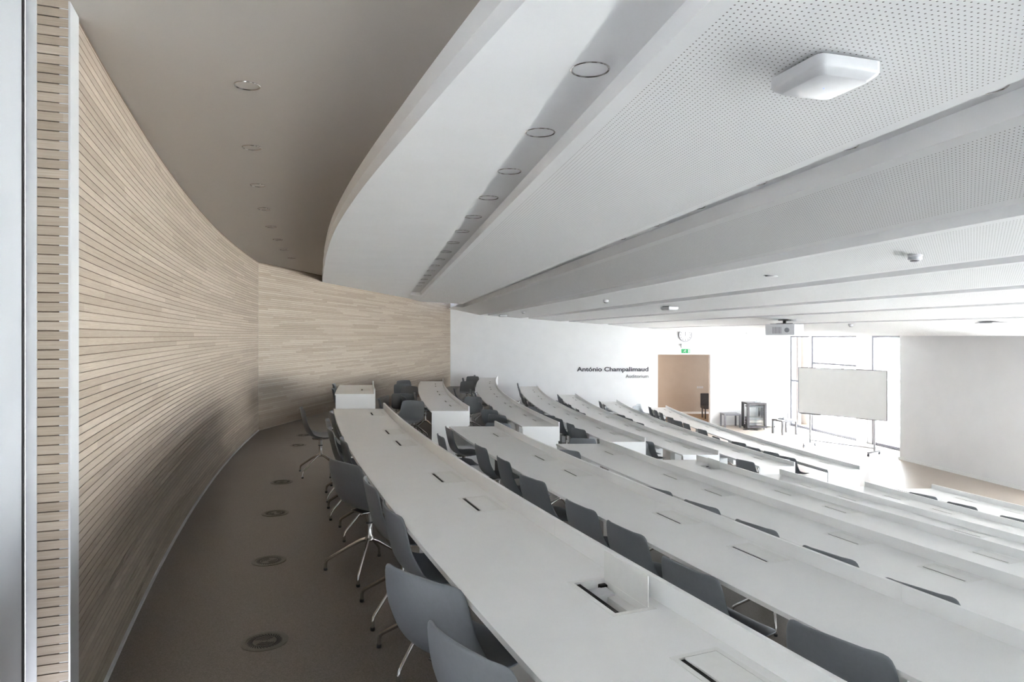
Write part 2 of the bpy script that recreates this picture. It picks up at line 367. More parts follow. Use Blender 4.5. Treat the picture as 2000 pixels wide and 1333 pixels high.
# ------------------------------------------------------------------ white back wall with doorway and corridor
DX0, DX1, DZ, WX = 4.94*S, 6.755*S, E-.627*S, 9.40*S
bw = struct('wall_back', 'long white plaster wall with lettering and a doorway')
m = MB(); m.box(wood_x(YW)-.05, DX0, YW, YW+.2, -.25, E+1.35); m.box(DX1, WX, YW, YW+.2, -.25, E+1.35); m.box(DX0, DX1, YW, YW+.2, DZ, E+1.35)
m.build('wall_plaster', WHITE, bw)
m = MB(); m2 = MB(); m2.box(DX1+.03, WX, YW-.012, YW-.0005, 0, .075)
m.bm.free(); o = m2.build('baseboard_back', SKIRT); tag(o, 'white skirting at the foot of the back wall right of the doorway', kind='structure')
d2 = struct('door_2', 'open doorway in the white back wall onto a beige corridor')
m = MB(); m.box(DX0-.0, DX0+.02, YW-.01, YW+.2, 0, DZ); m.box(DX1-.02, DX1, YW-.01, YW+.2, 0, DZ); m.box(DX0, DX1, YW-.01, YW+.2, DZ-.02, DZ); m.build('door_frame', WHITE, d2)
cor = struct('wall_corridor', 'beige corridor wall seen through the doorway')
YC = 26.6*S; m = MB(); m.box(2.5, 11.6, YC, YC+.1, -.1, 3.6); m.box(2.4, 2.5, YW+.2, YC+.1, -.1, 3.6); m.box(11.6, 11.7, YW+.2, YC+.1, -.1, 3.6); m.build('corridor_wall', BEIGE, cor)
MB().box(2.4, 11.7, YW+.2, YC+.1, 3.5, 3.6).build('corridor_ceiling', WHITE, cor)
MB().box(DX0+.02, 11.6, YC-.02, YC, 0, .1).build('corridor_skirting', SKIRT, cor)
MB().box(2.4, 11.7, YW, YC+.1, -.1, 0).build('corridor_floor', PARQ, fl)
cl = bpy.data.lights.new('corridor_lamp', 'AREA'); cl.energy = 8.5; cl.size = 1.2; cl.color = (1, .86, .7); co = bpy.data.objects.new('corridor_lamp', cl); COL.objects.link(co); co.location = (4.2, 28.8, 3.45)

# ------------------------------------------------------------------ window wall, screen wall, rear walls
def wl_pt(Y, off=0): # off>0 outwards
    return (wall_line(Y)+off, Y+off*.161)
TOPZ = E-.005
def wbar(mm, Ya, Yb, o0, o1, z0, z1): mm.poly([wl_pt(Ya, o0), wl_pt(Yb, o0), wl_pt(Yb, o1), wl_pt(Ya, o1)], z0, z1)
def window(name, Y0, Y1, label, transoms, thin=()):
    w = struct(name, label)
    f = MB(); t = .07
    wbar(f, Y0, Y0-t, .02, .14, 0, TOPZ); wbar(f, Y1+t, Y1, .02, .14, 0, TOPZ); wbar(f, Y0-t, Y1+t, .02, .14, 0, .09); wbar(f, Y0-t, Y1+t, .02, .14, TOPZ-.06, TOPZ)
    f.build('window_frame', FRAMEM, w)
    for z in transoms: 
        q = MB(); wbar(q, Y0-t, Y1+t, .03, .13, z-.03, z+.03); q.build('transom', FRAMEM, w)
    for y in thin:
        q = MB(); wbar(q, y+.02, y-.02, .03, .13, .09, TOPZ-.06); q.build('mullion', TRIMM, w)
    g = MB(); wbar(g, Y0-t, Y1+t, .078, .084, .09, TOPZ-.06); g.build('glass_pane', GLASS, w)
    return w
window('window_1', YW-.06, 22.02*S, 'tall window bay nearest the white back wall', (E-1.52*S,), (22.72*S,))
window('window_2', 21.95*S, 19.75*S, 'wide middle window bay behind the whiteboard', (E-.88*S,))
window('window_3', 19.14*S, 17.95*S, 'tall window bay nearest the projection wall', ())
m = MB(); wbar(m, 22.02*S, 21.95*S, -.02, .16, 0, TOPZ); o = m.build('trim_4', TRIMM); tag(o, 'grey post between the first two window bays', kind='structure')
m = MB(); wbar(m, 19.75*S, 19.32*S, -.02, .35, 0, TOPZ); o = m.build('wall_pier', WHITE); tag(o, 'white pier between the middle window and the right window', kind='structure')
m = MB(); wbar(m, 19.32*S, 19.14*S, .02, .16, 0, TOPZ); o = m.build('trim_5', TRIMM); tag(o, 'grey metal post right of the white pier', kind='structure')
m = MB(); wbar(m, YW, YW-.06, -.02, .25, 0, TOPZ); o = m.build('trim_6', TRIMM); tag(o, 'grey metal edge where the windows meet the back wall', kind='structure')
gl = MB(); wbar(gl, 23.1*S, 18.0*S, -.34, -.10, .0005, .014); o = gl.build('floor_grille', TRIMM); tag(o, 'long metal convector grille in the floor along the windows', 'floor grille')
ADDED_FRONT = [(13.7, 11.4), (11.3, 9.0), (8.9, 6.6), (6.5, 4.2), (4.1, 1.8), (1.7, -.6), (-.7, -3.0), (-3.1, -5.6)]  # unseen window bays, added to bring daylight to the near desks
for i, (a, b) in enumerate(ADDED_FRONT): window('window_%d' % (4+i), a, b, None, (E-.88,))
m = MB(); wbar(m, 17.95*S, 13.7, 0, .3, -.25, E+1.4)
wbar(m, -5.6, Y_BACK-.2, 0, .3, -.25, E+1.4); wbar(m, 13.7, -5.6, 0, .3, TOPZ, E+1.4); wbar(m, YW+.2, 17.95*S, 0, .3, TOPZ, E+1.4); wbar(m, YW+.2, YW, 0, .3, -.25, TOPZ)
wbar(m, YW+.2, Y_BACK, .0, .3, -.25, -.0)
for (a, b), (c, d) in zip(ADDED_FRONT, ADDED_FRONT[1:]): wbar(m, b, c, 0, .2, 0, TOPZ)
o = m.build('wall_front', WHITE); tag(o, 'white front wall around the windows', kind='structure')
m = MB(); m.poly([(screen_line(YS), YS), (screen_line(13.9), 13.9), (wall_line(13.9), 13.9), (wall_line(YS), YS+.07)], 0.0, TOPZ)
o = m.build('wall_screen', SCREENW); tag(o, 'large pale projection wall right of the windows', kind='structure')
m = MB(); m.poly([(screen_line(YS+.02)-.03, YS+.03), (screen_line(13.9)-.03, 13.9), (screen_line(13.9), 13.9), (screen_line(YS+.02), YS+.03)], 0, .07)
o = m.build('baseboard_screen', SKIRT); tag(o, 'bright white skirting along the foot of the projection wall', kind='structure')
ADDED_REAR = [(8.2, 11.2), (11.3, 14.3)]
for i, (a, b) in enumerate(ADDED_REAR):      # unseen glazing added behind the camera to light the near rows
    w = struct('window_%d' % (12+i)); f = MB(); t = .07; y0, y1 = Y_BACK-.14, Y_BACK-.04
    f.box(a, a+t, y0, y1, .0, E+.05); f.box(b-t, b, y0, y1, .0, E+.05); f.box(a+t, b-t, y0, y1, 0, .09); f.box(a+t, b-t, y0, y1, E-.01, E+.05); f.box(a+t, b-t, y0, y1, E-.95, E-.89)
    f.build('window_frame', SKIRT, w); MB().box(a+t, b-t, y0+.05, y0+.056, .09, E-.01).build('glass_pane', GLASS, w)
m = MB(); m.box(-2.6, 8.2, Y_BACK-.2, Y_BACK, -.25, E+1.4); m.box(8.2, 14.3, Y_BACK-.2, Y_BACK, E+.05, E+1.4); m.box(14.3, 18, Y_BACK-.2, Y_BACK, -.25, E+1.4); m.box(8.2, 14.3, Y_BACK-.2, Y_BACK, -.25, 0)
for (a, b), (c, d) in zip(ADDED_REAR, ADDED_REAR[1:]): m.box(b, c, Y_BACK-.2, Y_BACK, 0, E+.05)
_y = [YN+.3, 2.4, 1.2, 0, -2, -4, Y_BACK-.2]; m.band([P2(R_wall(y)+.30, y) for y in _y], [P2(R_wall(y)+.5, y) for y in _y], zf-.1, E+1.4)  # unseen band added to block daylight leaking round the door leaf
o = m.build('wall_rear', WHITE); tag(o, 'white wall behind the camera', kind='structure')

# ------------------------------------------------------------------ ceiling
ce = struct('ceiling', 'stepped white ceiling with light slots and a lower curved soffit')
RS = [(-8, 55.77), (2.3, 55.80), (3.85, 55.84), (5.45, 55.90), (7.3, 55.965), (9.1, 56.02), (10.85, 56.10), (12.6, 56.23), (14.34, 56.415), (15, 56.5)]
def u_of(x, y): return x+.192*y
def soff_x(Y): return PX(lerp_tab(RS, Y), Y)
def y_on_wood(u):     # line x = u-.192 y against the wooden wall
    y = (u+5.989)/.3273
    return min(y, YW)
# upper aisle ceiling
Ys = [Y_BACK+(15.0-Y_BACK)*i/60 for i in range(61)]
def left_x(Y): return PX(R_wall(Y), Y)-.05 if Y < 11.82 else wood_x(Y)-.04
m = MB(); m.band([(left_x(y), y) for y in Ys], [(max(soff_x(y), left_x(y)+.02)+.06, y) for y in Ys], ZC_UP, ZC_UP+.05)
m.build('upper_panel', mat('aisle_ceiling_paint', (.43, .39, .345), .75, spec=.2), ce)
# fascia + chamfer + soffit, one strip each
def strip(name, rows, mt):
    bm = bmesh.new(); R = [[bm.verts.new(p) for p in r] for r in rows]
    for a, b in zip(R, R[1:]):
        for k in range(len(a)-1): bm.faces.new((a[k], b[k], b[k+1], a[k+1]))
    s = MB(); s.bm.free(); s.bm = bm; return s.build(name, mt, ce, smooth=False)
Yf = [Y_BACK+(14.6-Y_BACK)*(i/90) for i in range(91)]
ZS = E+1.14
strip('fascia', [[(soff_x(y), y, ZC_UP+.01), (soff_x(y), y, E+1.175)] for y in Yf], CEILP)
strip('fascia_edge', [[(soff_x(y), y, E+1.175), (soff_x(y)+.05*min(1, max(.15, (14.3-y)/10)), y, ZS)] for y in Yf], CEILP)
def sx(y): return min(soff_x(y)+.05*min(1, max(.15, (14.3-y)/10)), .802-.192*y)
ye = y_on_wood(.807)
rows = [[(sx(y), y, ZS), (.807-.192*y, y, ZS)] for y in Yf if y > 1.3]
for i in range(12):
    y = 14.6+(ye+.15-14.6)*(i+1)/12; rows.append([(wood_x(y)-.03 if y < ye else .802-.192*y, y, ZS), (.807-.192*y, y, ZS)])
strip('soffit_panel', rows, CEILP)
KN = [(.807, 1.14), (1.10, 1.12), (2.60, 1.04), (2.90, 1.0), (3.86, .80), (4.15, .78), (5.42, .68), (5.72, .66), (6.98, .55), (7.28, .535), (8.51, .445), (8.8, .43), (10.06, .30), (10.36, .285), (13.4, -.005), (22, -.005)]
def zc(u): return E+lerp_tab(KN, u)
def pt(u, y, z): return (u-.192*y, y, z)
def y_front(u):    # nearest end; lines leave through the front wall for small Y when u is big
    return Y_BACK
for i in range(7):
    u0, z0 = KN[2*i]; u1, z1 = KN[2*i+1]; zr = (1.21 if i == 0 else max(z0, z1)+.085)+E
    yl = [19.0, 24.2][i] if i < 2 else YW-.12
    a0, a1 = Y_BACK, yl
    bm = bmesh.new()
    def f(*ps): bm.faces.new([bm.verts.new(p) for p in ps])
    f(pt(u0, a0, z0+E), pt(u0, a1, z0+E), pt(u0, a1, zr), pt(u0, a0, zr)); f(pt(u0, a0, zr), pt(u0, a1, zr), pt(u1, a1, zr), pt(u1, a0, zr)); f(pt(u1, a0, zr), pt(u1, a1, zr), pt(u1, a1, z1+E), pt(u1, a0, z1+E))
    f(pt(u0, a1, z0+E), pt(u1, a1, z1+E), pt(u1, a1, zr), pt(u0, a1, zr))
    f(pt(u0, a1, z0+E), pt(u0, YW+.1, z0+E), pt(u1, YW+.1, z1+E), pt(u1, a1, z1+E))
    s = MB(); s.bm.free(); s.bm = bm; o = s.build('light_slot', CEILP, ce)
def perf_panel(u0, z0, u1, z1, name, mt):
    y1 = YW+.1 if u0 > 2.5 else min(y_on_wood(u0)+.6, YW+.1)
    bm = bmesh.new(); uv = bm.loops.layers.uv.new('UVMap'); ed = bm.loops.layers.uv.new('edge')
    rise = .0
    w = math.hypot(u1-u0, z1-z0)
    n = 12
    for i in range(n):
        ya = Y_BACK+(y1-Y_BACK)*i/n; yb = Y_BACK+(y1-Y_BACK)*(i+1)/n
        vs = [(u0, ya, z0, 0), (u0, yb, z0, 0), (u1, yb, z1, w), (u1, ya, z1, w)]
        fc = bm.faces.new([bm.verts.new(pt(u, y, z+E)) for u, y, z, d in vs])
        for lp, (u, y, z, d) in zip(fc.loops, vs): lp[uv].uv = (d/1.018, (1.0369*y-.192*u)/1.018); lp[ed].uv = (d, w-d)
    me = bpy.data.meshes.new(name); bm.to_mesh(me); bm.free(); me.materials.append(mt); o = bpy.data.objects.new(name, me); COL.objects.link(o); o.parent = ce
for i in range(7):
    (u0, z0), (u1, z1) = KN[2*i+1], KN[2*i+2]; perf_panel(u0, z0, u1, z1, 'perforated_panel', PERF)
perf_panel(13.4, -.005, 20.5, -.005, 'stage_panel', CEILP)
MB().box(-8, 19, Y_BACK-.3, YW+.3, E+1.42, E+1.5).build('light_seal_slab', WHITE, ce)  # unseen slab added to keep daylight from leaking through the ceiling joints

# ------------------------------------------------------------------ desks
def seam_out(Yc): return CY-(CY-Yc)*(1+DEPTH/50)
BOXR0, BOXR1 = .055, .190        # box hole radial limits from the fin
BL = .30
HZ = .74
def desk_z(k): return floor_z(k)+HZ
def tang(R, Y):
    d = Vector((CY-Y, CX-PX(R, Y))).normalized()  # direction of growing Y along the arc
    return Vector((-(CY-Y)/R, (CX-PX(R, Y))/R)) if False else Vector((-(CY-Y), (CX-PX(R, Y)))).normalized()
def make_box():
    """a cable box seen as lid, frame and brush slot; x along the desk, y outwards to the sitter"""
    fr = MB(); w, d = .165, .083
    for (x0, x1, y0, y1) in ((-w, w, -d, -.0655), (-w, w, .0655, d), (-w, -.147, -.0655, .0655), (.147, w, -.0655, .0655)): fr.box(x0, x1, y0, y1, -.004, .0016)
    F = fr.build('cable_box', BOXW)
    ld = MB().box(-.146, .146, -.0645, .044, -.006, .001).build('lid', BOXW, F)
    br = MB().box(-.146, .146, .0462, .0650, -.02, -.003).build('brush_slot', BLACK, F)
    return F, ld, br
BOXP = None
box_meshes = {}
def place_box(parent, k, Yc, opened=False):
    R = RF[k]+(BOXR0+BOXR1)/2; Yc = CY-(CY-Yc)*R/RF[k]; x, y = P2(R, Yc); t = tang(R, Yc)
    a = math.atan2(t.y, t.x)
    # local x along tangent; local y outwards (away from the centre)
    if math.sin(0) == 0:
        ox, oy = (x-CX)/R, (y-CY)/R
    M = Matrix(((t.x, ox, 0, x), (t.y, oy, 0, y), (0, 0, 1, desk_z(k)), (0, 0, 0, 1)))
    rz = math.atan2(t.y, t.x)
    key = 'open' if opened else 'shut'
    if key not in box_meshes:
        F, ld, br = make_box()
        if opened:
            ld.data = MB().box(-.146, .146, -.0645, -.0605, .0, .105).build('tmp', BOXW).data
            tr = MB(); tr.box(-.148, .148, -.066, .066, -.062, -.058); tr.box(-.148, .148, -.068, -.064, -.062, -.004); tr.box(-.148, .148, .064, .068, -.062, -.004); tr.box(-.150, -.146, -.066, .066, -.062, -.004); tr.box(.146, .150, -.066, .066, -.062, -.004)
            tr.build('tray', BOXW, F)
            br.data = MB().box(-.146, .146, .040, .0650, -.02, -.006).build('tmp', BLACK).data
            for q in [o for o in COL.objects if o.name.startswith('tmp')]: bpy.data.objects.remove(q)
            sk = MB(); sk.box(.055, .125, -.055, .02, -.058, -.02, bev=.003); sk.build('socket_block', DEVW, F)
            pl = MB(); pl.box(.118, .140, -.060, -.030, -.034, -.012, bev=.004); pl.build('cable_plug', BLACK, F)
        box_meshes[key] = F; new = F
    else: new = copy_tree(box_meshes[key])
    new.parent = parent; new.location = (x, y, desk_z(k)); new.rotation_euler = (0, 0, rz-PI if False else rz); 
    # rotation maps local +y to the left of the tangent, which points outwards (tangent runs to growing Y)
    return new
def make_desk(k, Y0, Y1, boxes, label, seams, opened=(), group=None, ends=(True, True)):
    """Y0<Y1, both ends cut square to Y; boxes = Y of box centres at the fin"""
    root = empty('lecture_desk', (PX(RF[k]+.3, (Y0+Y1)/2), (Y0+Y1)/2, floor_z(k))); inv = root.location.copy()
    tag(root, label, 'desk', group)
    zt = desk_z(k); Ro = RF[k]+DEPTH; Rb0 = RF[k]+BOXR0-.004; Rb1 = RF[k]+BOXR1+.004; Ri = RF[k]-.001
    cuts = [Y0]+sorted(s for s in seams if Y0+.25 < s < Y1-.25)+[Y1]
    boxes = [c for c in boxes if all(abs(c-q) > .2 for q in cuts)]
    def yo(s, R):    # Y of the cross line s at radius R
        if s == Y0 or s == Y1: return s
        return CY-(CY-s)*R/RF[k]
    for a, b in zip(cuts, cuts[1:]):
        g = .0015 if a != Y0 else 0
        # sample stations between a and b in fin-Y, boxes give stations too
        st = [a+(b-a)*i/14 for i in range(15)]; cells = []
        if a == Y0: st.append(a+.3)
        if b == Y1: st.append(b-.3)
        for c in boxes:
            if a < c < b:
                cs = (CX-PX(RF[k], c))/RF[k]; h = .152*cs
                st = [s for s in st if abs(s-c) > h+.02]+[c-h, c+h]; cells.append((c-h, c+h))
        st.sort()
        bm = bmesh.new(); Rs = [Ri, Rb0, Rb1, Ro]
        def Yat(s, R):
            if a == Y0 or b == Y1:      # blend the square end into radial lines
                ra = yo(a, R); rb = yo(b, R)
                rad = CY-(CY-s)*R/RF[k]
                radA = CY-(CY-a)*R/RF[k]; radB = CY-(CY-b)*R/RF[k]
                wA = max(0, 1-(s-a)/.3) if a == Y0 else 0; wB = max(0, 1-(b-s)/.3) if b == Y1 else 0
                return rad+(ra-radA)*wA+(rb-radB)*wB
            return CY-(CY-s)*R/RF[k]
        top = [[bm.verts.new((*P2(R, Yat(s, R)), zt)) for R in Rs] for s in st]; bot = [[bm.verts.new((*P2(R, Yat(s, R)), zt-.022)) for R in Rs] for s in st]
        for i in range(len(st)-1):
            hole = any(abs(st[i]-c0) < 1e-6 for c0, c1 in cells)
            for q in range(3):
                if hole and q == 1:
                    bm.faces.new((top[i][1], top[i][2], bot[i][2], bot[i][1])); bm.faces.new((top[i+1][2], top[i+1][1], bot[i+1][1], bot[i+1][2]))
                    bm.faces.new((top[i][2], top[i+1][2], bot[i+1][2], bot[i][2])); bm.faces.new((top[i+1][1], top[i][1], bot[i][1], bot[i+1][1]))
                    continue
                bm.faces.new((top[i][q], top[i+1][q], top[i+1][q+1], top[i][q+1])); bm.faces.new((bot[i][q+1], bot[i+1][q+1], bot[i+1][q], bot[i][q]))
            for q, f in ((0, 0), (3, 1)): 
                fc = bm.faces.new((top[i][q], top[i+1][q], bot[i+1][q], bot[i][q])); fc.material_index = f
        for q in range(3):
            for e in (0, -1): fc = bm.faces.new((top[e][q], top[e][q+1], bot[e][q+1], bot[e][q]))
        s = MB(); s.bm.free(); s.bm = bm
        dt = s.build('desktop', [LAMIN, EDGEM]); dt.parent = root; dt.location = -inv
        dt.scale = (1, 1, 1)
        # front panel with raised fin
        fp = MB(); ga = .0012 if a != Y0 else 0; gb = .0012 if b != Y1 else 0
        fp.band(arc(RF[k], a+ga, b-gb, 14), arc(RF[k]-.02, a+ga, b-gb, 14), zt-.24, zt+.075)
        o = fp.build('front_panel', LAMIN); o.parent = root; o.location = -inv
    for s in cuts[1:-1]:
        hs, dp = .15, .17
        sp = MB(); sgn = [P2(RF[k]+.001, s+hs), P2(RF[k]+.001, s-hs), P2(RF[k]+dp, CY-(CY-s+hs)*(RF[k]+dp)/RF[k]), P2(RF[k]+dp, CY-(CY-s-hs)*(RF[k]+dp)/RF[k])]
        sp.poly(sgn, floor_z(k), zt-.022); o = sp.build('support_box', LAMIN); o.parent = root; o.location = -inv
    for e, yy, sg in ((0, Y0, 1), (1, Y1, -1)):
        if not ends[e]: continue
        ep = MB(); ep.poly([P2(RF[k], yy+sg*.001), P2(Ro-.012, yy+sg*.001), P2(Ro-.012, yy+sg*.024), P2(RF[k], yy+sg*.024)], floor_z(k), zt-.022)
        o = ep.build('end_panel', LAMIN); o.parent = root; o.location = -inv
    tr = MB(); tr.band(arc(RF[k]+.02, Y0+.05, Y1-.05, 30), arc(RF[k]+.1, Y0+.05, Y1-.05, 30), zt-.10, zt-.03); o = tr.build('cable_tray', EDGEM); o.parent = root; o.location = -inv
    for c in boxes:
        if Y0 < c < Y1:
            b = place_box(root, k, c, any(abs(c-q) < .1 for q in opened)); b.location = Vector(b.location)-inv
    return root
PLACE = ['rearmost', 'second from the rear', 'third from the rear', 'fourth from the rear', 'fifth from the rear', 'sixth from the rear', 'front-most']
NEAR = {1: (8.50, 6.16, 7.98), 2: (9.26, 6.55, 8.51), 3: (9.67, 7.09, 8.96), 4: (9.86, 7.47, 9.33), 5: (10.11, 9.02, None), 6: (10.41, 9.36, None), 7: (11.37, 10.27, None)}
FAR = {1: (10.64, 12.6, [11.5]), 2: (11.15, 18.45, [12.43, 14.67, 17.03]), 3: (11.5, 24.9, [12.78, 15.12, 17.55, 19.9, 22.3]), 4: (11.52, 24.1, [12.9, 15.2, 17.5, 19.8, 22.1]),
       5: (11.73, 23.6, [12.9, 15.2, 17.5, 19.8, 22.1]), 6: (12.01, 23.7, [13.2, 15.5, 17.8, 20.1, 22.3]), 7: (12.95, 24.2, [14.1, 16.4, 18.7, 21.0, 23.1])}
OPEN = {1: (2.44,), 4: (9.33,)}
for k in range(1, 8):
    Ye, c0, single = NEAR[k]
    bx = [single] if single else []; sm = []
    c = c0
    while c > -3.5:
        bx += [c+.375, c-.375]; sm += [c+1.13]; c -= 2.26
    if k == 1: bx = [7.98, 6.49, 5.83, 4.43, 3.74, 2.44, 1.855, .45, -.2]; sm = [7.2, 5.15, 3.1, 1.13, -.8]
    make_desk(k, -3.0, Ye, bx, 'long curved white desk, %s row, running towards the camera' % PLACE[k-1], sm, OPEN.get(k, ()), 'curved desks on the near side of the cross aisle')
    a, b, cs = FAR[k]
    bx = [x for c in cs for x in (c-.38, c+.38)]
    if k == 1: bx = [11.5]
    make_desk(k, a, b, bx, ('short white desk, rearmost row, against the slatted end wall' if k == 1 else 'curved white desk, %s row, beyond the cross aisle' % PLACE[k-1]), [c+1.16 for c in cs], (), 'curved desks beyond the cross aisle', )

# ------------------------------------------------------------------ chairs
def shell_mesh():
    # profile (y forward, z up, half width, cup) from the top of the back to the front lip
    pr = [(-.235, .800, .172), (-.231, .789, .205), (-.225, .760, .226), (-.212, .69, .236), (-.197, .62, .242), (-.183, .56, .249), (-.160, .505, .253), (-.120, .466, .254), (-.06, .449, .252), (0, .442, .250), (.07, .443, .246), (.135, .448, .238), (.185, .450, .222), (.215, .445, .198), (.226, .438, .165)]
    n = 12; bm = bmesh.new(); V = []
    for i, (y, z, w) in enumerate(pr):
        row = []
        for j in range(n+1):
            s = -1+2*j/n; x = w*s; a = abs(s)
            back = 1 if z > .56 else max(0, (z-.44)/.12); seat = 1-back
            mid = max(0, 1-abs(z-.50)/.12) if y < 0 else 0
            yy = y+back*.038*a**2.2+mid*.028*a**3; zz = z+seat*.018*a**2.5*(1 if y < .16 else .3)+mid*.022*a**3
            if i == 0: zz -= .012*a**2
            row.append(bm.verts.new((x, yy, zz)))
        V.append(row)
    for a, b in zip(V, V[1:]):
        for j in range(n): bm.faces.new((a[j], b[j], b[j+1], a[j+1]))
    bmesh.ops.recalc_face_normals(bm, faces=bm.faces)
    me = bpy.data.meshes.new('s'); bm.to_mesh(me); bm.free(); o = bpy.data.objects.new('s', me); COL.objects.link(o)
    md = o.modifiers.new('t', 'SOLIDIFY'); md.thickness = .011; md.offset = 0
    md = o.modifiers.new('b', 'SUBSURF'); md.levels = 1; md.render_levels = 1
    dg = bpy.context.evaluated_depsgraph_get(); me2 = bpy.data.meshes.new_from_object(o.evaluated_get(dg)); bpy.data.objects.remove(o)
    for p in me2.polygons: p.use_smooth = True
    me2.materials.append(PLAST); me2.name = 'seat_shell'
    return me2
def make_chair():
    r = empty('swivel_chair')
    sh = bpy.data.objects.new('seat_shell', shell_mesh()); COL.objects.link(sh); sh.parent = r
    m = MB(); m.box(-.075, .075, -.10, .10, .424, .434, bev=.003)
    m.tube([(-.05, -.09, .424), (0, -.02, .41), (.05, .09, .424)], .008, 8); m.tube([(.05, -.09, .424), (0, -.02, .41), (-.05, .09, .424)], .008, 8)
    m.lathe([(0, .43), (.05, .43), (.05, .415), (.026, .405), (0, .405)], n=20); m.build('seat_mount', ALU, r, True)
    m = MB(); m.lathe([(.024, .41), (.024, .345), (0, .345)], n=20); m.lathe([(.0215, .336), (.0215, .25), (.030, .238), (.034, .222), (.022, .208), (0, .206)], n=20); m.build('column', ALU, r, True)
    m = MB(); m.lathe([(.0235, .3455), (.0262, .3455), (.0262, .3355), (.0235, .3355)], n=20); m.build('column_ring', DARKM, r, True)
    for q in range(4):
        a = q*PI/2+PI/4
        c, s = math.cos(a), math.sin(a)
        prof = [(.018, .225), (.06, .212), (.14, .170), (.22, .122), (.285, .083), (.303, .068), (.309, .048), (.310, .018)]
        m = MB(); m.tube([(c*x, s*x, z) for x, z in prof], [.015, .014, .0125, .0115, .011, .0115, .0115, .0115], 10, flat=.8); l = m.build('leg', ALU, r, True)
        m = MB(); m.lathe([(0, .018), (.013, .018), (.014, .004), (.012, 0), (0, 0)], (c*.310, s*.310, 0), 12); m.build('glide', DARKM, l, True)
    return r
ROWN = {1: 'rearmost row', 2: 'second row from back', 3: 'third row from back', 4: 'fourth row from back', 5: 'fifth row from back', 6: 'sixth row from back', 7: 'front row'}
CH = [(1,-2.50,8.08,5),(1,-2.02,7.70,0),(1,-1.89,6.95,0),(1,-1.69,6.30,0),(1,-1.41,5.66,0),(1,-1.15,4.64,24),(1,-0.86,4.02,0),(1,-0.61,3.41,2),(1,-0.33,2.44,26),(1,-0.15,1.90,16),(1,-3.18,12.12,0),(1,-2.80,11.05,0),(2,-0.87,8.09,0),(2,-0.84,8.77,0),(2,-0.34,7.33,3),(2,-0.11,6.56,0),(2,0.17,5.68,10),(2,0.45,4.77,5),(2,0.67,4.20,4),(2,0.88,3.49,6),(2,1.32,2.70,12),(2,-2.75,15.69,-125),(2,-2.23,14.13,75),(2,-2.14,13.30,10),(2,-2.23,12.07,-120),(2,-2.50,12.75,0),(2,-2.01,14.01,0),(2,-2.44,16.52,-60),(2,-2.57,17.83,-50),(3,-1.64,19.13,0),(3,-1.73,23.74,0),(3,-1.68,24.63,-90),(3,-1.33,21.89,-90),(3,-1.15,18.76,0),(3,-0.99,17.91,0),(3,-0.95,16.28,-115),(3,-0.74,15.27,0),(3,-0.48,14.49,0),(3,-0.31,13.68,40),(3,-0.14,12.79,40),(3,-0.02,11.80,65),(3,-1.42,25.59,0),(4,0.19,24.94,0),(4,0.22,22.30,0),(4,0.26,20.53,0),(4,0.34,19.01,0),(4,0.43,17.98,0),(4,0.50,17.18,0),(4,0.58,16.45,-90),(4,0.67,15.67,-90),(4,0.86,14.96,35),(4,1.02,14.41,10),(4,1.23,13.56,5),(4,1.34,12.81,20),(4,1.46,11.83,60),(5,1.62,23.15,0),(5,1.68,22.55,0),(5,1.73,21.8,0),(5,1.75,20.79,-60),(5,1.77,19.86,0),(5,1.81,19.14,-60),(5,1.84,18.61,0),(5,1.93,17.74,20),(5,2.18,16.22,15),(5,2.25,15.56,15),(5,2.40,14.86,15),(5,2.50,14.23,15),(5,2.55,13.6,0),(5,2.68,13.0,28),(5,2.75,12.55,-70),(6,3.16,23.39,0),(6,3.13,22.34,0),(6,3.10,21.54,-20),(6,3.15,20.51,-60),(6,3.28,19.40,20),(6,3.33,18.60,20),(6,3.33,17.61,10),(6,4.29,12.32,15),(7,4.56,24.80,-30),(7,4.72,24.08,-50),(7,4.81,23.91,0),(7,4.83,22.92,0),(7,4.85,22.15,0),(7,4.86,20.90,10),(7,4.82,20.02,20),(7,5.04,19.43,5),(7,5.14,18.16,10),(7,5.01,16.87,0),(7,5.33,15.98,20),(7,5.34,15.24,20),(7,5.57,14.64,15),(7,5.80,14.08,15),(7,5.77,13.56,-65),(3,0.81,8.64,-120),(3,1.37,6.63,15),(3,1.64,6.01,10),(3,1.89,5.35,8),(3,2.17,4.67,8),(3,2.42,4.03,10),(7,6.52,10.75,15),(7,6.64,10.10,10),(7,6.93,9.33,10)]
proto = make_chair(); first = True
cnt = {}
CH.sort(key=lambda c: (c[0], c[2]))
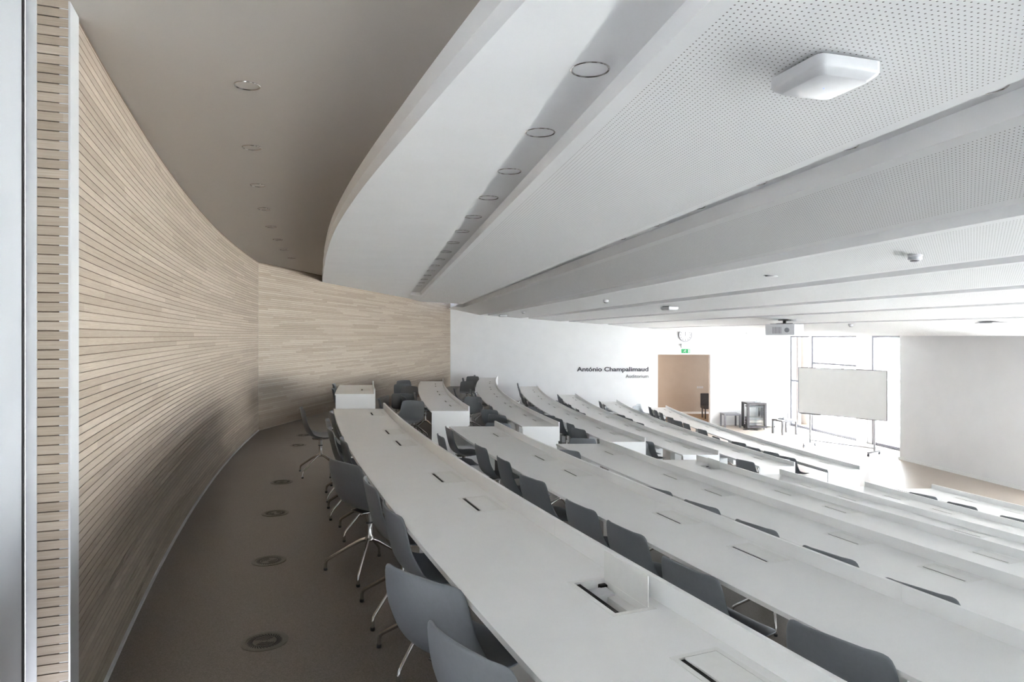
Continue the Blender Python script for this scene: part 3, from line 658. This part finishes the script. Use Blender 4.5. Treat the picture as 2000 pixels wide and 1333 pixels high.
for (k, X, Y, off) in CH:
    side = 'near' if Y < NEAR[k][0]+.1 else 'far'
    v = Vector((CX-X, CY-Y)); R = v.length; inw = v/R
    back = R-(RF[k]+DEPTH)
    if abs(off) < 50: want = max(back, .05+.23*abs(math.sin(math.radians(off))))
    else: want = max(back, .16)
    lim = (RF[k-1]-.02-RF[k]-DEPTH-.03) if k > 1 else 1.2
    want = min(want, lim)
    a = math.atan2(inw.y, inw.x)+math.radians(off); f = Vector((math.cos(a), math.sin(a)))
    btop = Vector((CX, CY))-inw*(RF[k]+DEPTH+want)
    pos = btop+f*.225
    if abs(off) >= 50:       # turned chairs keep their axis where the back would stand
        pos = Vector((CX, CY))-inw*(RF[k]+DEPTH+.30); 
    o = proto if first else copy_tree(proto); first = False
    o.location = (pos.x, pos.y, floor_z(k)); o.rotation_euler = (0, 0, a-PI/2)
    i = cnt.get((k, side), 0); cnt[(k, side)] = i+1
    st = 'turned round at' if abs(off) > 60 else ('turned sideways at' if abs(off) >= 50 else ('angled at' if abs(off) >= 24 else 'tucked in at'))
    where = 'before the aisle' if side == 'near' else 'beyond the aisle'
    tag(o, 'grey chair %s the %s, %s %s' % (st, ROWN[k], ORD[i], where), 'chair', 'grey swivel chairs along the curved desks')
    # every base stands a little differently
    ROT = (i*37+k*53) % 40-20

# ------------------------------------------------------------------ floor vents in the rear aisle
def make_vent():
    r = empty('floor_vent')
    m = MB(); m.lathe([(0, .0), (.122, .0), (.122, .0035), (.116, .0045), (.098, .004), (.096, .002), (0, .002)], n=48); m.build('rim', STEEL, r, True)
    m = MB()
    for i in range(34):
        a = 2*PI*i/34; M = Matrix.Rotation(a, 4, 'Z') @ Matrix.Translation((.074, 0, 0)) @ Matrix.Rotation(.7, 4, 'Z')
        m.box(-.017, .017, -.0024, .0024, .0018, .0026, M)
    for rr in (.018, .030, .042, .052):
        for h in (0, 1):
            for i in range(10):
                a0 = h*PI+.5+rr*6+i*.2; M = Matrix.Rotation(a0, 4, 'Z') @ Matrix.Translation((rr, 0, 0)); m.box(-.002, .002, -rr*.1, rr*.1, .0018, .0026, M)
    m.build('grille', BLACK, r)
    return r
vp = make_vent()
for i, (y, R) in enumerate([(3.68, 56.55), (5.0, 56.53), (6.34, 56.51), (7.69, 56.50), (10.27, 56.45), (11.3, 56.45)]):
    o = vp if i == 0 else copy_tree(vp); x, y = P2(R, y); o.location = (x, y, floor_z(1)); o.rotation_euler = (0, 0, i*.9+.3)
    tag(o, 'round swirl vent in the brown floor of the rear aisle, %s to the camera' % ORD[i], 'floor vent', 'round floor vents in the rear aisle')

# ------------------------------------------------------------------ downlights
def make_downlight(r):
    t = empty('downlight')
    MB().lathe([(r*.93, .03), (r*.93, -.001), (r*1.0, -.004), (r*1.04, -.001), (r*1.04, .001)], n=40).build('trim_ring', ALU, t, True)
    MB().lathe([(0, .016), (r*.5, .013), (r*.93, .002)], n=40).build('lamp_glass', LENS, t, True)
    return t
D = make_downlight(.062)
for i, y in enumerate([3.475, 4.62, 5.78, 6.86, 7.98, 9.04, 10.1, 11.2, 2.3]):
    o = D if i == 0 else copy_tree(D); R = 56.635; o.location = (PX(R, y), y, ZC_UP-.001)
    if y < 3: o.location = (PX(R, 2.3), 2.3, ZC_UP-.001)
    lab = 'round recessed downlight in the shaded aisle ceiling, %s of those in view' % ORD[min(i, 7)]
    if y < 3: bpy.data.objects.remove(o.children[0]) if False else None
    tag(o, lab if y > 3 else 'round recessed downlight in the aisle ceiling just above the camera', 'downlight', 'downlights over the rear aisle')
D2 = make_downlight(.087)
for i in range(15):
    y = 3.10+.96*i; u = .950-.003*i
    o = D2 if i == 0 else copy_tree(D2); o.location = (u-.192*y, y, E+1.209)
    tag(o, 'round downlight in the first ceiling slot beside the curved soffit, %s to the camera' % ORD[i], 'downlight', 'downlights in the first ceiling slot')
for s, (u, zz, ys_, nm) in enumerate([(2.745, 1.125, [3.1+.96*i for i in range(6)], 'second')]):
    for i, y in enumerate(ys_):
        o = copy_tree(D2); o.location = (u-.192*y, y, E+zz-.001)
        tag(o, 'round downlight half hidden in the %s ceiling slot, %s to the camera' % (nm, ORD[i]), 'downlight', 'downlights in the second ceiling slot')

# ------------------------------------------------------------------ ceiling devices
def access_point(name, u, y, size, label, rot=.31, detail=True):
    z = zc(u); r = empty(name, (u-.192*y, y, z), rot); tag(r, label, 'wireless access point')
    s = size/2
    b = MB(); bm = bmesh.new()
    # body with rounded plan and bevelled lower edge
    prof = [(s*1.0, -.014), (s*1.0, -.052), (s*.97, -.062), (s*.80, -.082), (s*.78, -.083)]
    rings = []
    def outline(h, rr, z): 
        o = []
        for cx, cy, a0 in ((h-rr, h-rr, 0), (-h+rr, h-rr, PI/2), (-h+rr, -h+rr, PI), (h-rr, -h+rr, 3*PI/2)):
            for q in range(6): a = a0+q*PI/10; o.append((cx+rr*math.cos(a), cy+rr*math.sin(a), z))
        return o
    for h, z_ in prof: rings.append([bm.verts.new(p) for p in outline(h, s*.22, z_)])
    for a, c in zip(rings, rings[1:]):
        n = len(a)
        for i in range(n): bm.faces.new((a[i], a[(i+1) % n], c[(i+1) % n], c[i]))
    bm.faces.new(rings[-1]); bm.faces.new(rings[0][::-1]); b.add(bm)
    body = b.build('housing', DEVW, r, True)
    MB().box(-s*.75, s*.75, -s*.75, s*.75, -.013, .004).build('mount_plate', GREYS, r)
    if detail:
        q = MB(); q.box(-.01, .085, s*.992, s*1.006, -.036, -.0145); q.build('cable_recess', BLACK, r)
        q = MB(); q.tube([(-.008, s*1.0, -.024), (.02, s*1.006, -.022)], .006, 8); q.build('red_plug', RED, r)
        q = MB()
        for i in range(9): q.box(.02+i*.0045, .0225+i*.0045, s*1.0, s*1.002, -.046, -.039)
        q.build('barcode_sticker', DARKM, r)
        MB().lathe([(0, -.0842), (.003, -.0842), (.003, -.082), (0, -.082)], n=10).build('status_light', LED, r)
    return r
ap = access_point('access_point', 1.79, 2.76, .302, 'large white square access point on the perforated ceiling at upper right', rot=.30)
access_point('access_point', 6.15, 14.55, .28, 'small white access point under the ceiling above and left of the clock', rot=.5)
access_point('access_point', 4.41, 24.69, .28, 'small white access point under the ceiling near the slatted wall corner', rot=.2)
def detector(u, y, r_, label):
    z = zc(u); o = empty('smoke_detector', (u-.192*y, y, z)); tag(o, label, 'smoke detector', 'round ceiling detectors')
    MB().lathe([(0, 0), (r_*1.0, 0), (r_*1.0, -.014), (r_*.9, -.018), (r_*.9, -.02)], n=32).build('base', DEVW, o, True)
    MB().lathe([(r_*.55, -.018), (r_*.95, -.020), (r_*.95, -.042), (r_*.62, -.050), (r_*.6, -.060), (r_*.45, -.068), (0, -.070)], n=32).build('sensor_head', DEVW, o, True)
    MB().lathe([(r_*.57, -.060), (r_*.62, -.060), (r_*.62, -.054), (r_*.57, -.054)], n=32).build('vent_ring', DARKM, o, True)
detector(4.81, 6.15, .062, 'round white smoke detector with a dark ring at right, nearest of the ceiling detectors')
detector(4.65, 14.11, .060, 'round white smoke detector on the ceiling left of the small access point')
detector(4.47, 21.42, .065, 'distant white smoke detector on the ceiling near the left end of the slots')
detector(10.6, 15.4, .055, 'small white detector on the ceiling above the whiteboard')
detector(12.3, 22.9, .065, 'tiny white detector on the stage ceiling left of the projector')
o = MB().lathe([(0, -.001), (.07, -.001), (.07, -.010), (.06, -.014), (0, -.014)], n=32).build('ceiling_speaker', DEVW, None, True, loc=(4.77-.192*8.33, 8.33, zc(4.77))); tag(o, 'flat round white disc on the ceiling between the detector and the clock', 'ceiling speaker')
u = 10.9; o = MB().box(-.22, .22, -.22, .22, -.012, .001); o.box(-.17, .17, -.17, .17, -.016, -.011); o = o.build('ceiling_vent', DEVW, None, loc=(u-.192*12.1, 12.1, zc(u)-.002)); tag(o, 'flat square vent in the lowest ceiling strip at far right', 'ceiling vent')

# projector
pu, py_ = 9.39, 15.88
pr = empty('projector', (pu-.192*py_, py_, zc(pu)), math.radians(-40)); tag(pr, 'white projector hanging from the ceiling in front of the windows', 'projector')
zb = -(zc(pu)-(E+.008))
MB().box(-.29*S, .29*S, -.29*S, .29*S, zb, zb+.26, bev=.02).build('housing', DEVW, pr, True)
m = MB(); m.box(-.03, .03, -.03, .03, zb+.25, 0); m.box(-.11, .11, -.11, .11, -.02, 0); m.box(-.18, .18, -.02, .02, zb+.26, zb+.28); m.box(-.02, .02, -.18, .18, zb+.26, zb+.28); m.build('ceiling_mount', DARKM, pr)
m = MB()
for i in range(7): m.box(-.16+i*.03, -.148+i*.03, -.2925*S, -.290*S, zb+.04, zb+.19)
m.build('side_vent', GREYS, pr)
m = MB(); M = Matrix.Translation((.16, -.29*S, zb+.12)) @ Matrix.Rotation(PI/2, 4, 'X'); m.lathe([(0, .004), (.05, .004), (.055, .002), (.055, -.01)], n=24, M=M); m.build('lens_cover', GREYS, pr, True)
m = MB(); m.box(-.292*S, -.290*S, -.10, -.09, zb+.1, zb+.14); m.box(-.292*S, -.290*S, .1, .11, zb+.1, zb+.14); m.build('port', GREYS, pr)
m = MB(); m.box(-.22, .25, -.285*S, -.25*S, zb+.25, zb+.268); m.build('top_grille', GREYS, pr)

# ------------------------------------------------------------------ things on the white wall
def atw(px, py, Y=YW/S): return ((px-1000)/1333*Y, E+(656-py)/1333*Y)
MARK = set(o.name for o in COL.objects)
E_KEEP = E; E = 3.05; YB = YW/S
ck = empty('wall_clock', (5.88, YB, E+.02)); tag(ck, 'round white wall clock above the doorway', 'clock')
MX = Matrix.Rotation(PI/2, 4, 'X')
MB().lathe([(0, 0), (.225, 0), (.232, .03), (.225, .06), (.205, .06), (.203, .05)], n=48, M=MX).build('clock_rim', mat('clock_rim_grey', (.28, .28, .30), .5), ck, True)
MB().lathe([(0, .05), (.204, .05)], n=48, M=MX).build('dial', DEVW, ck, True)
m = MB()
for i in range(12):
    m.box(-.008, .008, -.052, -.0505, .15, .19, Matrix.Rotation(i*PI/6, 4, 'Y'))
m.build('hour_marks', LGREY, ck)
m = MB(); m.box(-.006, .006, -.056, -.054, -.03, .165, Matrix.Rotation(.03, 4, 'Y')); m.box(-.009, .009, -.0535, -.0515, -.02, .11, Matrix.Rotation(-.03, 4, 'Y')); m.build('clock_hands', GREYS, ck)
m = MB(); m.tube([(.10, -.03, .20), (.15, -.03, .27)], .014, 8); m.build('wall_bracket', GREYS, ck)
x, z = atw(1340, 676); o = MB().box(-.18, .18, -.07, 0, -.07, .07, bev=.01).build('emergency_light', DEVW, None, True, loc=(x, YB, z)); tag(o, 'white emergency light box between the clock and the green sign', 'emergency light')
x, z = atw(1339, 686.2); es = empty('exit_sign', (x, YB, z)); tag(es, 'small green exit sign directly above the doorway', 'exit sign')
MB().box(-.145, .145, -.02, 0, -.07, .07).build('sign_board', GREEN, es)
m = MB(); m.box(.085, .12, -.022, -.0205, -.055, .055)
m.lathe([(0, 0), (.012, 0), (.012, .001), (0, .001)], (0, 0, 0), 12, Matrix.Translation((-.012, -.0205, .042)) @ MX)
m.tube([(-.015, -.021, .028), (-.03, -.021, -.005)], .010, 6); m.tube([(-.03, -.021, -.005), (-.005, -.021, -.025), (-.015, -.021, -.055)], .006, 6)
m.tube([(-.03, -.021, -.005), (-.055, -.021, -.02), (-.08, -.021, -.03)], .006, 6); m.tube([(-.015, -.021, .024), (.01, -.021, .012), (.03, -.021, .018)], .005, 6); m.tube([(-.015, -.021, .024), (-.045, -.021, .018), (-.06, -.021, .0)], .005, 6)
m.build('running_figure', DEVW, es)
def text_mesh(s, size, off, mt, name, parent, loc, align='RIGHT', width=None, space=1.0):
    c = bpy.data.curves.new('t', 'FONT'); c.body = s; c.size = size; c.offset = off; c.extrude = .004; c.align_x = align; c.space_character = space
    o = bpy.data.objects.new('t', c); COL.objects.link(o); dg = bpy.context.evaluated_depsgraph_get(); dg.update()
    me = bpy.data.meshes.new_from_object(o.evaluated_get(dg)); bpy.data.objects.remove(o)
    xs = [v.co.x for v in me.vertices]; w = max(xs)-min(xs); k = width/w if width else 1; mx = max(xs)
    for v in me.vertices: v.co.x = (v.co.x-mx)*k
    n = bpy.data.objects.new(name, me); COL.objects.link(n); me.materials.clear(); me.materials.append(mt); n.parent = parent; n.location = loc; n.rotation_euler = (PI/2, 0, 0)
    return n
x, z = atw(1266.3, 725.6)
wt = empty('wall_lettering', (x, YB, z)); tag(wt, 'two lines of dark grey lettering on the white wall left of the doorway', 'lettering')
text_mesh('António Champalimaud', .205, .0045, TEXTM, 'title_line', wt, (0, -.006, 0), width=139.5/1333*YB)
text_mesh('Auditorium', .165, 0, TEXT2, 'subtitle_line', wt, (0, -.006, -12.8/1333*YB), width=44.5/1333*YB)
for i, (a, b, w_, h_) in enumerate([(1455, 771, .10, .16), (1453, 744, .08, .10)]):
    x, z = atw(a, b); o = MB().box(-w_/2, w_/2, -.02, 0, -h_/2, h_/2, bev=.004).build('wall_socket', DEVW, None, loc=(x, YB, z)); tag(o, ['white wall socket plate low on the wall above the equipment rack', 'small white switch plate above the socket plate on the back wall'][i], 'wall socket')
sx_, sz_ = (1367-1000)/1333*26.6, E+(656-757)/1333*26.6
o = MB()
for i in range(3): o.box(-.12+i*.085, -.05+i*.085, -.012, 0, -.04, .04)
o = o.build('light_switch', DEVW, None, loc=(sx_, 26.6, sz_)); tag(o, 'row of light switches on the beige corridor wall', 'light switch')
# dark seat in the corridor
bs = empty('corridor_bench', (7.20, 25.2, 0)); tag(bs, 'dark padded bench just visible at the right edge of the doorway', 'bench')
MB().box(-.18, .9, -.25, .25, .36, .46, bev=.02).build('seat', DARKF, bs); MB().box(-.18, .9, .2, .26, .4, .9, bev=.02).build('backrest', DARKF, bs)
for a in (-.12, .84):
    for b in (-.2, .2): MB().box(a-.02, a+.02, b-.02, b+.02, 0, .37).build('leg', DARKF, bs)

# ------------------------------------------------------------------ stage furniture
def side_table(loc, rz, mt, label, w=.55, d=.50, h=.45):
    r = empty('side_table', loc, rz); tag(r, label, 'side table')
    MB().box(-w/2, w/2, -d/2, d/2, h-.05, h, bev=.003).build('table_top', mt, r)
    for a in (-1, 1):
        for b in (-1, 1): MB().box(min(a*(w/2-.002), a*(w/2-.052)), max(a*(w/2-.002), a*(w/2-.052)), min(b*(d/2-.002), b*(d/2-.052)), max(b*(d/2-.002), b*(d/2-.052)), 0, h-.05).build('leg', mt, r)
side_table((7.31, 22.86, 0), 0, GREYS, 'low dark square side table by the wall, left of the equipment rack')
side_table((8.46, 21.2, 0), .30, LGREY, 'low grey square side table with a telephone on it, right of the rack')
ph = empty('telephone', (8.38, 21.22, .4505), 2.6); tag(ph, 'dark desk telephone on the low grey side table', 'telephone')
m = MB(); m.poly([(-.09, -.1), (.09, -.1), (.09, .1), (-.09, .1)], 0, .02); m.box(-.08, .08, .0, .09, .015, .05, bev=.006); m.build('phone_base', GREYS, ph)
m = MB(); m.tube([(-.07, -.09, .06), (-.065, -.03, .085), (-.065, .04, .085), (-.07, .09, .06)], [.018, .012, .012, .018], 10); m.build('handset', DARKF, ph, True)
o = MB().lathe([(0, 0), (.03, 0), (.032, .02), (.032, .15), (.022, .19), (.013, .21), (.013, .24), (0, .24)], n=20).build('bottle', DEVW, None, True, loc=(8.62, 21.30, .4505)); tag(o, 'slim pale bottle standing beside the telephone', 'bottle')
rk = empty('equipment_rack', (7.92, 22.35, 0), .0); tag(rk, 'dark wheeled equipment rack between the two side tables', 'equipment rack')
m = MB()
for a in (-.28, .28):
    for b in (-.25, .25): m.box(a-.035, a+.035, b-.035, b+.035, .06, .87)
m.box(-.31, .31, -.28, .28, .81, .87); m.box(-.31, .31, -.28, .28, .06, .12); m.build('rack_frame', DARKF, rk)
m = MB(); m.box(.295, .30, -.2, .2, .12, .81); m.build('side_panel', GREYS, rk)
m = MB()
for i in range(16): m.box(.255, .305, -.288, -.28, .16+i*.038, .18+i*.038)
m.build('side_slots', LGREY, rk)
m = MB(); m.box(-.23, .23, -.2, .2, .14, .20, bev=.004); m.box(-.23, .23, -.2, .2, .22, .30, bev=.004); m.box(-.23, .23, -.2, .2, .31, .38, bev=.004); m.build('rack_device', GREYS, rk)
m = MB(); m.box(-.23, .23, -.2, .2, .72, .75); m.build('rack_shelf', GREYS, rk)
MB().box(-.245, .245, -.262, -.258, .12, .81).build('glass_door', GLASS, rk)
for a in (-.25, .25):
    for b in (-.22, .22): MB().lathe([(0, -.012), (.03, -.012), (.03, .012), (0, .012)], n=14, M=Matrix.Translation((a, b, .03)) @ Matrix.Rotation(PI/2, 4, 'Y')).build('castor', DARKM, rk, True)
m = MB(); m.tube([(-.25, -.3, .012), (-.38, -.34, .012), (-.45, -.28, .012), (-.35, -.22, .012), (-.2, -.36, .012), (-.05, -.42, .012), (.0, -.36, .012), (-.12, -.30, .012)], .008, 6); o = m.build('power_cable', DARKM, None, True, loc=(7.92, 22.35, -.003)); tag(o, 'dark cable coiled on the floor in front of the rack', 'cable')
o = MB().box(-.09, .09, -.05, .05, 0, .022, bev=.004).build('remote_control', GREYS, None, loc=(8.0, 22.3, .8705)); tag(o, 'small dark device lying on top of the equipment rack', 'small device')
cb = empty('white_cabinet', (8.50, 22.85, 0)); tag(cb, 'small white wheeled cabinet behind the right side of the rack', 'cabinet')
MB().box(-.25, .25, -.25, .25, .06, .86, bev=.006).build('body', DEVW, cb); MB().box(-.22, .22, -.256, -.25, .5, .515).build('drawer_gap', LGREY, cb)
for a in (-.2, .2):
    for b in (-.2, .2): MB().lathe([(0, -.012), (.03, -.012), (.03, .012), (0, .012)], n=14, M=Matrix.Translation((a, b, .03)) @ Matrix.Rotation(PI/2, 4, 'Y')).build('castor', DARKM, cb, True)

# whiteboard on wheels
w0 = Vector((8.0, 19.04)); w1 = Vector((9.40, 17.12)); wd = (w1-w0); wlen = wd.length; wa = math.atan2(wd.y, wd.x); wc = (w0+w1)/2
wbd = empty('whiteboard', (wc.x, wc.y, 0), wa); tag(wbd, 'large grey-white whiteboard on a wheeled stand in front of the windows', 'whiteboard')
h = wlen/2; zt_, zb_ = E-.89, E-2.14
MB().box(-h, h, -.010, .010, zb_, zt_).build('writing_surface', BOARDM, wbd)
m = MB(); m.box(-h-.012, h+.012, -.014, .014, zt_, zt_+.015); m.box(-h-.012, h+.012, -.014, .014, zb_-.015, zb_); m.box(-h-.012, -h, -.014, .014, zb_, zt_); m.box(h, h+.012, -.014, .014, zb_, zt_); m.build('board_frame', LGREY, wbd)
MB().box(-h+.05, -h+.65, -.08, -.012, zb_-.03, zb_-.015, bev=.003).build('pen_tray', DEVW, wbd)
lx = h-.32
for a in (-lx, lx):
    st = MB().box(a-.02, a+.02, .012, .045, .1, zb_+.9).build('upright', DEVW, wbd)
    MB().box(a-.02, a+.02, -.3, .3, .07, .11, bev=.004).build('foot', DEVW, wbd)
    for b in (-.28, .28): MB().lathe([(0, -.012), (.034, -.012), (.034, .012), (0, .012)], n=14, M=Matrix.Translation((a, b, .034)) @ Matrix.Rotation(PI/2, 4, 'Y')).build('castor', GREYS, wbd, True)
MB().box(-lx, lx, .012, .04, .16, .19).build('cross_bar', DEVW, wbd)

E = E_KEEP
for o in list(COL.objects):
    if o.name not in MARK and o.parent is None:
        o.location = Vector(o.location)*S; o.scale = (S, S, S)
# ------------------------------------------------------------------ outdoors
g = MB(); g.poly([(11.2, 28), (16.8, -6.3), (0, -6.3), (0, -60), (300, -60), (300, 300), (11.2, 300)], -.3, -.1); o = g.build('ground', PAVE); tag(o, 'pale sunlit paving outside the windows', kind='structure')
rngs = random.Random(3)
for i, (x, y, w_, d_, h_) in enumerate([(62, 128, 26, 10, 5.2), (95, 165, 16, 14, 9), (58, 88, 10, 8, 3.6), (80, 108, 9, 8, 4.0)]):
    b = empty('distant_building', (x, y, -.1), -.5); tag(b, ['long pale low building in the haze beyond the middle window', 'taller pale block far behind the long building', 'small pale pavilion outside, nearer than the long building', 'small pale building seen through the right window'][i], 'building')
    MB().box(-w_/2, w_/2, -d_/2, d_/2, 0, h_).build('walls', BLDG, b); MB().box(-w_/2-.3, w_/2+.3, -d_/2-.3, d_/2+.3, h_, h_+.3).build('roof', GREYS, b)
    n_ = int(w_//3)
    for q in range(n_): MB().box(-w_/2+1+q*3, -w_/2+2.6+q*3, -d_/2-.05, -d_/2+.02, 1.2, 2.6).build('window', GREYS, b)
def tree(x, y, hh, label):
    t = empty('tree', (x, y, -.1)); tag(t, label, 'tree', 'trees outside the windows')
    MB().tube([(0, 0, 0), (.05, 0, hh*.35), (0, .05, hh*.55)], [.16, .12, .07], 8).build('trunk', DARKF, t, True)
    bm = bmesh.new(); bmesh.ops.create_icosphere(bm, subdivisions=3, radius=1)
    for v in bm.verts:
        q = 1+.18*math.sin(v.co.x*7+x)+.15*math.sin(v.co.y*9+v.co.z*5+y); v.co = Vector((v.co.x*q*hh*.34, v.co.y*q*hh*.34, hh*.66+v.co.z*q*hh*.34))
    m = MB(); m.add(bm); m.build('crown', GRASS, t, True)
tree(30, 62, 3.4, 'small rounded tree seen through the left window bay'); tree(38, 66, 3.2, 'low tree in front of the long pale building')
tree(33, 56, 2.9, 'small dark tree seen through the right window bay'); tree(52, 92, 3.6, 'distant tree beyond the middle window')

# ------------------------------------------------------------------ portals that guide daylight sampling through the window openings, the added ones included
l = bpy.data.lights.new('window_portal', 'AREA'); l.shape = 'RECTANGLE'; l.size = 6.1; l.size_y = 3.6; l.cycles.is_portal = True
o = bpy.data.objects.new('window_portal', l); COL.objects.link(o); o.location = (11.25, Y_BACK-.3, 1.8); o.rotation_euler = (PI/2, 0, 0)
for (ya, yb) in [(YW, 17.95*S), (13.7, -5.6)]:
    l = bpy.data.lights.new('window_portal', 'AREA'); l.shape = 'RECTANGLE'; yc = (ya+yb)/2; a = wl_pt(ya, .3); b = wl_pt(yb, .3)
    L_ = math.hypot(a[0]-b[0], a[1]-b[1]); l.size = L_; l.size_y = 3.55; l.cycles.is_portal = True
    o = bpy.data.objects.new('window_portal', l); COL.objects.link(o); o.location = ((a[0]+b[0])/2, yc, 1.75)
    dv = Vector((b[0]-a[0], b[1]-a[1], 0)).normalized(); nrm = Vector((-1, -.161, 0)).normalized()
    o.rotation_euler = Matrix((dv, Vector((0, 0, 1)), -nrm)).transposed().to_euler()
for n_ in list(bpy.data.objects):
    if n_.name.startswith('tmp'): bpy.data.objects.remove(n_)
